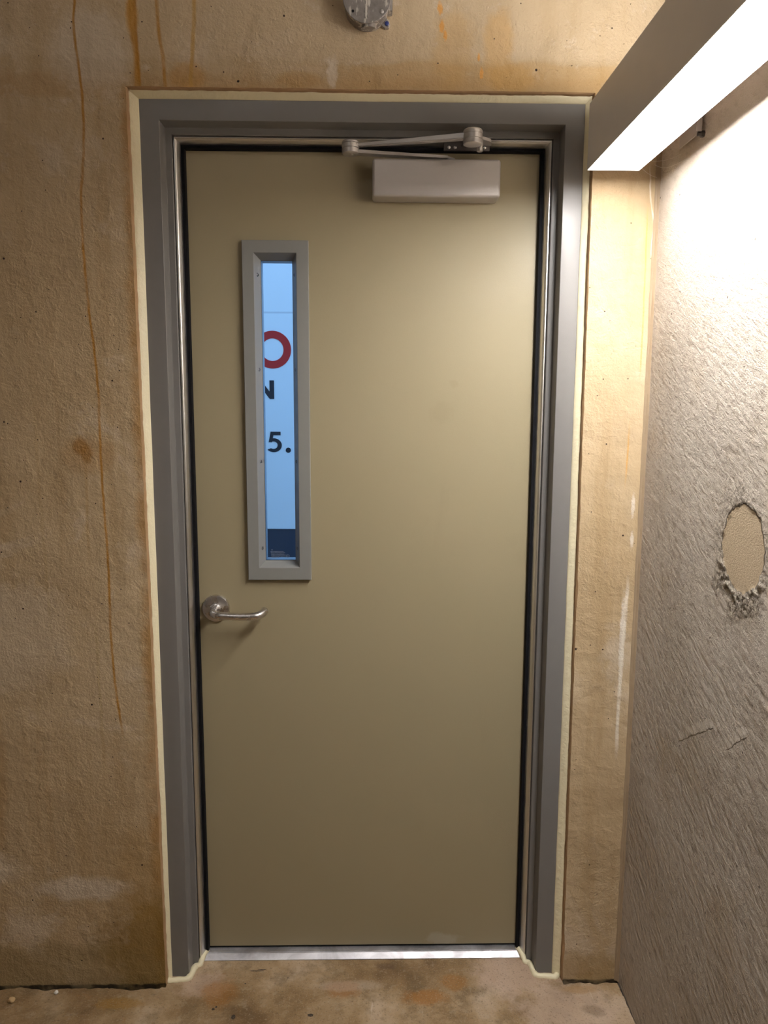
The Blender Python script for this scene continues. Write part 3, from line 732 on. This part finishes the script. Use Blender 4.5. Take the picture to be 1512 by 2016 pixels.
# lever handle on a round rose
HX, HZ = -0.3825, 0.9840
bm = bmesh.new()
add_lathe(bm, (HX, D0, HZ), (0, -1, 0), [(0, 0.0352), (0.0060, 0.0352), (0.0085, 0.0338), (0.0098, 0.0300), (0.0104, 0.0200), (0.0106, 0.0130)], 56)
hs = from_bm('door_handle', bm, MAT['steel'], dr_, 30)
bm = bmesh.new()
add_lathe(bm, (HX, D0-0.0100, HZ), (0, -1, 0), [(0, 0.0145), (0.004, 0.0140), (0.0055, 0.0115), (0.012, 0.0100)], 32)
lp = spline([(HX, D0-0.016, HZ), (HX+0.0005, D0-0.034, HZ-0.0008), (HX+0.004, D0-0.051, HZ-0.002), (HX+0.016, D0-0.0605, HZ-0.0035), (HX+0.040, D0-0.0625, HZ-0.005),
             (HX+0.075, D0-0.0620, HZ-0.0065), (HX+0.104, D0-0.0600, HZ-0.0062), (HX+0.120, D0-0.0520, HZ-0.0045), (HX+0.1275, D0-0.038, HZ-0.002), (HX+0.1285, D0-0.024, HZ-0.0005)], 9)
L_ = len(lp); rr = [0.0098]*L_; rr[-1] = 0.006; rr[-2] = 0.0088
add_tube(bm, lp, rr, 20)
from_bm('lever', bm, MAT['steel'], hs, 45)

# ------------------------------------------------------------------ door closer
dc = thing('door_closer', (0.17, D0, 1.99), 'silver-grey overhead closer with folding arm at the top of the olive door', 'door closer')
box('closer_cover', (0.0200, 0.0560, 1.9905), (0.3200, D0, 2.0760), MAT['closer'], dc, 0.0070, 5, 40)
bm = bmesh.new(); add_lathe(bm, (0.205, 0.088, 2.0740), (0, 0, 1), [(0, 0.013), (0.0075, 0.013), (0.009, 0.010)], 28)
from_bm('spindle', bm, MAT['arm'], dc, 35)
def bar(name, a, b, wa, wb, ta, tb_, mat, parent, bev=0.0015):
    """flat bar from a to b, widths w (horizontal) and thickness t (vertical) at each end"""
    a = Vector(a); b = Vector(b); d = (b-a).normalized(); s_ = Vector((0, 0, 1)).cross(d).normalized(); u_ = Vector((0, 0, 1))
    bm = bmesh.new(); R_ = []
    for p, w_, t_ in ((a, wa, ta), (b, wb, tb_)):
        R_.append([bm.verts.new(p + s_*sx_*w_/2 + u_*sz_*t_/2) for sx_, sz_ in ((-1, -1), (1, -1), (1, 1), (-1, 1))])
    for k in range(4): j = (k+1) % 4; bm.faces.new((R_[0][k], R_[0][j], R_[1][j], R_[1][k]))
    bm.faces.new(R_[0]); bm.faces.new(R_[1])
    bmesh.ops.bevel(bm, geom=list(bm.edges), offset=bev, segments=2, affect='EDGES')
    return bm
HL = Vector((-0.0310, 0.055, 0)); HR = Vector((0.2430, -0.020, 0))
bm = bar('', (HL.x+0.004, HL.y+0.001, 2.0875), (0.198, 0.087, 2.0865), 0.026, 0.018, 0.0075, 0.0060, None, None)
bm2 = bar('', (0.195, 0.087, 2.0860), (0.215, 0.089, 2.0800), 0.018, 0.022, 0.006, 0.006, None, None)
tmp = bpy.data.meshes.new('tmp'); bm2.to_mesh(tmp); bm2.free(); bm.from_mesh(tmp); bpy.data.meshes.remove(tmp)
ma = from_bm('main_arm', bm, MAT['arm'], dc, 40)
bm = bar('', (HL.x+0.012, HL.y-0.003, 2.1010), (HR.x-0.010, HR.y+0.003, 2.1010), 0.011, 0.020, 0.0075, 0.0125, None, None)
fa = from_bm('forearm', bm, MAT['arm'], dc, 40)
bm = bmesh.new(); add_lathe(bm, (HL.x, HL.y, 2.0815), (0, 0, 1), [(0, 0.0150), (0.0010, 0.0185), (0.0025, 0.0200), (0.0115, 0.0200), (0.0120, 0.0188), (0.0130, 0.0188), (0.0135, 0.0200), (0.0220, 0.0200), (0.0225, 0.0188), (0.0235, 0.0188), (0.0240, 0.0200), (0.0275, 0.0200), (0.0298, 0.0180), (0.0302, 0.014)], 40)
from_bm('elbow_joint', bm, MAT['arm'], dc, 35)
bm = bmesh.new(); add_lathe(bm, (HL.x+0.002, HL.y-0.002, 2.0796), (0, 0, 1), [(0, 0.003), (0.0008, 0.0050), (0.0025, 0.0052)], 20)
from_bm('rivet', bm, MAT['steel'], dc, 35)
bm = bmesh.new(); add_lathe(bm, (HR.x, HR.y, 2.0820), (0, 0, 1), [(0, 0.0185), (0.0012, 0.0208), (0.0030, 0.0215), (0.0090, 0.0215), (0.0096, 0.0200), (0.0110, 0.0200), (0.0116, 0.0215), (0.0210, 0.0215), (0.0216, 0.0200), (0.0228, 0.0200), (0.0234, 0.0215), (0.0290, 0.0215), (0.0318, 0.0195), (0.0322, 0.015)], 44)
from_bm('shoe_joint', bm, MAT['arm'], dc, 35)
# bracket screwed up under the frame head, reaching out to the joint
bm = bmesh.new()
add_box(bm, (0.1880, 0.0800, 2.1010), (0.2960, 0.0865, 2.1270), 0.0012)
add_box(bm, (0.1880, 0.0770, 2.1220), (0.2960, 0.1000, 2.1272), 0.0010)
add_box(bm, (0.2290, -0.010, 2.1100), (0.2620, 0.0815, 2.1150), 0.0010)
br = from_bm('shoe_bracket', bm, MAT['dark'], dc, 35)
for x in (0.200, 0.2145, 0.284):
    bm = bmesh.new(); add_lathe(bm, (x, 0.0802, 2.1080), (0, -1, 0), [(0, 0.0040), (0.0014, 0.0036), (0.0024, 0.0020)], 18)
    from_bm('screw', bm, MAT['steel'], br, 35)
bm = bmesh.new(); add_lathe(bm, (0.2640, 0.0150, 2.0790), (0, 0, 1), [(0, 0.0058), (0.0012, 0.0070), (0.0240, 0.0070), (0.0245, 0.0100), (0.0300, 0.0100)], 24)
from_bm('pivot_pin', bm, MAT['arm'], dc, 35)
bm = bmesh.new(); extrude_poly(bm, fillet([(0.250, -0.006), (0.290, 0.022), (0.296, 0.050), (0.262, 0.050), (0.236, 0.010)], 0.006), lambda a, b: (a, b, 2.1030), (0, 0, 0.0065))
from_bm('offset_plate', bm, MAT['arm'], dc, 35)

# ------------------------------------------------------------------ long wall light
LX0, LX1, LZ0, LZ1, LY1, LY0 = 0.4905, 0.6060, 2.0195, 2.1570, -0.0600, -1.2800
lt = thing('linear_wall_light', (LX1, (LY0+LY1)/2, LZ0), 'long rectangular grey light with glowing underside fixed to the side wall', 'light fixture')
bm = bmesh.new()                                   # open-ended box section of sheet metal, sides and a web
add_box(bm, (LX0, LY0+0.0016, LZ0+0.0004), (LX0+0.0014, LY1-0.0016, LZ1-0.0004))
add_box(bm, (LX1-0.0014, LY0+0.0016, LZ0+0.0004), (LX1, LY1-0.0016, LZ1-0.0004))
add_box(bm, (LX0+0.0014, LY0+0.0016, (LZ0+LZ1)/2-0.01), (LX1-0.0014, LY1-0.0016, (LZ0+LZ1)/2+0.01))
from_bm('housing', bm, MAT['lampbody'], lt)
for y in (LY1-0.0016, LY0): box('end_cap', (LX0, y, LZ0), (LX1, y+0.0016, LZ1), MAT['lampbody'], lt, 0.0004)
tag(box('lower_diffuser', (LX0+0.0016, LY0+0.0018, LZ0+0.0002), (LX1-0.0016, LY1-0.0018, LZ0+0.0026), MAT['down'], lt), 'glowing white diffuser facing the floor')
tag(box('upper_diffuser', (LX0+0.0016, LY0+0.0018, LZ1-0.0026), (LX1-0.0016, LY1-0.0018, LZ1-0.0002), MAT['up'], lt), 'glowing white diffuser facing the ceiling')
for yb in (-0.2370, -1.20):
    bm = bmesh.new()
    add_box(bm, (0.6640, yb, 2.0440), (0.6672, yb+0.1050, 2.1400), 0.0008)
    add_box(bm, (LX1, yb+0.018, 2.0900), (0.6660, yb+0.087, 2.0935), 0.0006)
    add_box(bm, (0.6560, yb, 2.0440), (0.6645, yb+0.0020, 2.1400))
    br = from_bm('mounting_bracket', bm, MAT['bracket'], lt, 35)
    bm = bmesh.new(); add_lathe(bm, (0.6745, yb+0.005, 2.0405), (-1, 0, 0), [(0, 0.0065), (0.008, 0.0065), (0.010, 0.0050), (0.014, 0.0045), (0.0145, 0.003)], 6)
    from_bm('bolt', bm, MAT['dark'], br)
# unseen fill light added on the ceiling to brighten the whole room
l2 = thing('fill_light', (-0.9, -2.6, ROOM_H), 'long white fill light added unseen behind the viewer', 'light fixture')
box('housing', (-1.50, -2.68, ROOM_H-0.075), (-0.30, -2.52, ROOM_H-0.0005), MAT['lampbody'], l2, 0.002)
tag(box('lower_diffuser', (-1.49, -2.67, ROOM_H-0.0790), (-0.31, -2.53, ROOM_H-0.0752), MAT['second'], l2), 'glowing face of the added fill light')
# dusty threads hanging between the lamp and the corner
bm = bmesh.new()
for pts in ([(0.634, -0.075, 2.028), (0.645, -0.085, 2.020), (0.655, -0.100, 2.016), (0.664, -0.125, 2.016), (0.672, -0.15, 2.018)],
            [(0.606, -0.062, 2.028), (0.625, -0.05, 2.020), (0.645, -0.03, 2.018), (0.664, -0.01, 2.020)],
            [(0.609, -0.10, 2.030), (0.63, -0.10, 2.028), (0.65, -0.12, 2.027), (0.670, -0.13, 2.034)]):
    add_tube(bm, spline(pts, 6), 0.00032, 5)
tag(from_bm('cobweb', bm, MAT['thread']), 'dusty cobweb threads between the light fixture and wall corner', 'cobweb')

# ------------------------------------------------------------------ round junction box above the door
BX, BZ = 0.0068, 2.3690
jb = thing('junction_box', (BX, 0, BZ), 'round grey metal junction box with blank cover above the door', 'junction box')
bm = bmesh.new(); add_lathe(bm, (BX, 0.001, BZ), (0, -1, 0), [(0, 0.0475), (0.030, 0.0490), (0.0455, 0.0500), (0.0470, 0.0500)], 64)
bo = from_bm('box_body', bm, MAT['box'], jb, 30)
bm = bmesh.new()
add_lathe(bm, (BX, -0.0460, BZ), (0, -1, 0), [(0, 0.0512), (0.0022, 0.0516), (0.0032, 0.0506), (0.0034, 0.046), (0.0034, 0.010)], 64)
add_box(bm, (BX-0.0040, -0.0508, BZ-0.042), (BX-0.0012, -0.0490, BZ+0.042), 0.0006)
add_box(bm, (BX+0.0022, -0.0506, BZ-0.040), (BX+0.0044, -0.0490, BZ+0.040), 0.0006)
bmc = from_bm('cover_plate', bm, MAT['box'], jb, 30)
bm = bmesh.new(); add_lathe(bm, (-0.0230, -0.0492, 2.3410), (0, -1, 0), [(0, 0.0030), (0.0006, 0.0030)], 20); from_bm('screw_hole', bm, MAT['black'], bmc)
bm = bmesh.new(); add_lathe(bm, (0.0390, -0.0492, 2.3405), (0, -1, 0), [(0, 0.0042), (0.0024, 0.0040), (0.0036, 0.0022)], 20); from_bm('cover_screw', bm, MAT['arm'], bmc, 35)
bm = bmesh.new()                                   # blanked conduit hub at the foot
hub = [(0.0165*math.cos(a), 0.0165*math.sin(a)*0.9) for a in [PI*k/14 for k in range(15)]] + [(-0.0165, -0.006), (0.0165, -0.006)]
extrude_poly(bm, hub, lambda a, b: (BX+0.004+a, -0.030-b, 2.3290), (0, 0, -0.0155))
from_bm('conduit_hub', bm, MAT['box'], jb, 35)
bm = bmesh.new()
extrude_poly(bm, [(0.032, 2.346), (0.040, 2.330), (0.0465, 2.326), (0.0545, 2.3275), (0.0575, 2.334), (0.0560, 2.341), (0.044, 2.350)], lambda a, b: (a, -0.010, b), (0, 0.0095, 0))
lg = from_bm('mounting_lug', bm, MAT['box'], jb)
bm = bmesh.new(); add_lathe(bm, (0.0505, -0.0100, 2.3345), (0, -1, 0), [(0, 0.0046), (0.0030, 0.0044), (0.0038, 0.0030)], 20)
tag(from_bm('lug_screw', bm, MAT['blue'], lg, 35), 'blue screw head')
box('side_boss', (BX+0.0440, -0.034, 2.3500), (BX+0.0555, -0.006, 2.4000), MAT['box'], jb, 0.003)

# ------------------------------------------------------------------ stones on the floor
def stone(name, loc, size, mat, label, seed):
    bm = bmesh.new(); bmesh.ops.create_icosphere(bm, subdivisions=3, radius=1.0)
    for v in bm.verts:
        d = v.co.copy(); k = 1 + 0.30*noise.noise(d*1.3 + Vector((seed, 0, 0)))
        v.co = Vector((d.x*size[0]*k, d.y*size[1]*k, max(-0.75, d.z)*size[2]*k))
    mz = min(v.co.z for v in bm.verts)
    for v in bm.verts: v.co += Vector((0, 0, -mz))
    o = from_bm(name, bm, mat, None, 28); o.location = loc
    return tag(o, label, 'stone')
stone('pebble', (-0.7915, -0.0260, 0.0), (0.0055, 0.005, 0.0045), MAT['stone_w'], 'tiny white stone chip lying in the crack at the foot of the wall', 2.0)
stone('pebble', (-0.8935, -0.0520, 0.0005), (0.0078, 0.007, 0.0065), MAT['stone_t'], 'small tan stone lying on the floor at far left', 5.0)

# ------------------------------------------------------------------ outdoors, seen through the narrow window
tag(box('ground', (-7, Y_O+0.004, -0.10), (7, 12, -0.01), MAT['asphalt']), 'grey asphalt ground outside behind the door', 'ground', kind='structure')
SY = 1.20
sg = thing('signboard', (-0.40, SY, 0.0), 'white outdoor sign with red and black lettering seen through the door window', 'sign')
box('sign_panel', (-1.10, SY, 1.0120), (0.60, SY+0.03, 2.90), MAT['sign'], sg, 0.002)
box('base_board', (-1.10, SY+0.002, 0.0), (0.60, SY+0.028, 1.0110), MAT['navy'], sg, 0.002)
def flat(name, poly, mat, holes=None):
    bm = bmesh.new(); extrude_poly(bm, poly, lambda a, b: (a, SY-0.0012, b), (0, 0.0011, 0)); return from_bm(name, bm, mat, sg)
def ringpoly(cx, cz, r0, r1, a0, a1, n_=40):
    o = [(cx+r0*math.cos(lerp(a0, a1, k/n_)), cz+r0*math.sin(lerp(a0, a1, k/n_))) for k in range(n_+1)]
    i = [(cx+r1*math.cos(lerp(a1, a0, k/n_)), cz+r1*math.sin(lerp(a1, a0, k/n_))) for k in range(n_+1)]
    return o+i
OC = (-0.3602, 1.7131)
bm = bmesh.new()
extrude_poly(bm, ringpoly(OC[0], OC[1], 0.0716, 0.0425, -PI/2, PI/2), lambda a, b: (a, SY-0.0012, b), (0, 0.0011, 0))
extrude_poly(bm, ringpoly(OC[0], OC[1], 0.0716, 0.0425, PI/2, 3*PI/2), lambda a, b: (a, SY-0.0012, b), (0, 0.0011, 0))
tag(from_bm('letter_o', bm, MAT['red'], sg), 'red round letter')
NZ0, NZ1, NX0, NX1, st = 1.5250, 1.5965, -0.4240, -0.3565, 0.0175
tag(flat('letter_n', [(NX0, NZ0), (NX0+st, NZ0), (NX0+st, NZ1-0.0285), (NX1-st, NZ0), (NX1, NZ0), (NX1, NZ1), (NX1-st, NZ1), (NX1-st, NZ0+0.0285), (NX0+st, NZ1), (NX0, NZ1)], MAT['ink']), 'black letter N')
# the numeral five: flag, stem and bowl
fx, fz_ = -0.3858, 1.3185                          # left foot of the numeral
bowl_c = (fx+0.0245, fz_+0.0270)
o = [(bowl_c[0]+0.0315*math.cos(a), bowl_c[1]+0.0275*math.sin(a)) for a in [math.radians(d) for d in range(-142, 121, 6)]]
i_ = [(bowl_c[0]-0.001+0.0165*math.cos(a), bowl_c[1]+0.0145*math.sin(a)) for a in [math.radians(d) for d in range(114, -132, -6)]]
bm = bmesh.new()
f3 = lambda a, b: (a, SY-0.0012, b)
extrude_poly(bm, o+i_, f3, (0, 0.0011, 0))
f3 = lambda a, b: (a, SY-0.0013, b)
extrude_poly(bm, [(fx+0.0050, fz_+0.0390), (fx+0.0135, fz_+0.0800), (fx+0.0265, fz_+0.0800), (fx+0.0210, fz_+0.0520), (fx+0.0180, fz_+0.0385)], f3, (0, 0.0010, 0))
f3 = lambda a, b: (a, SY-0.0014, b)
extrude_poly(bm, [(fx+0.0135, fz_+0.0660), (fx+0.0135, fz_+0.0800), (fx+0.0520, fz_+0.0800), (fx+0.0520, fz_+0.0660)], f3, (0, 0.00105, 0))
tag(from_bm('numeral_five', bm, MAT['ink'], sg), 'black numeral 5')
tag(flat('full_stop', [(-0.3043+0.0102*math.cos(2*PI*k/28), 1.3262+0.0102*math.sin(2*PI*k/28)) for k in range(28)], MAT['ink']), 'black full stop')
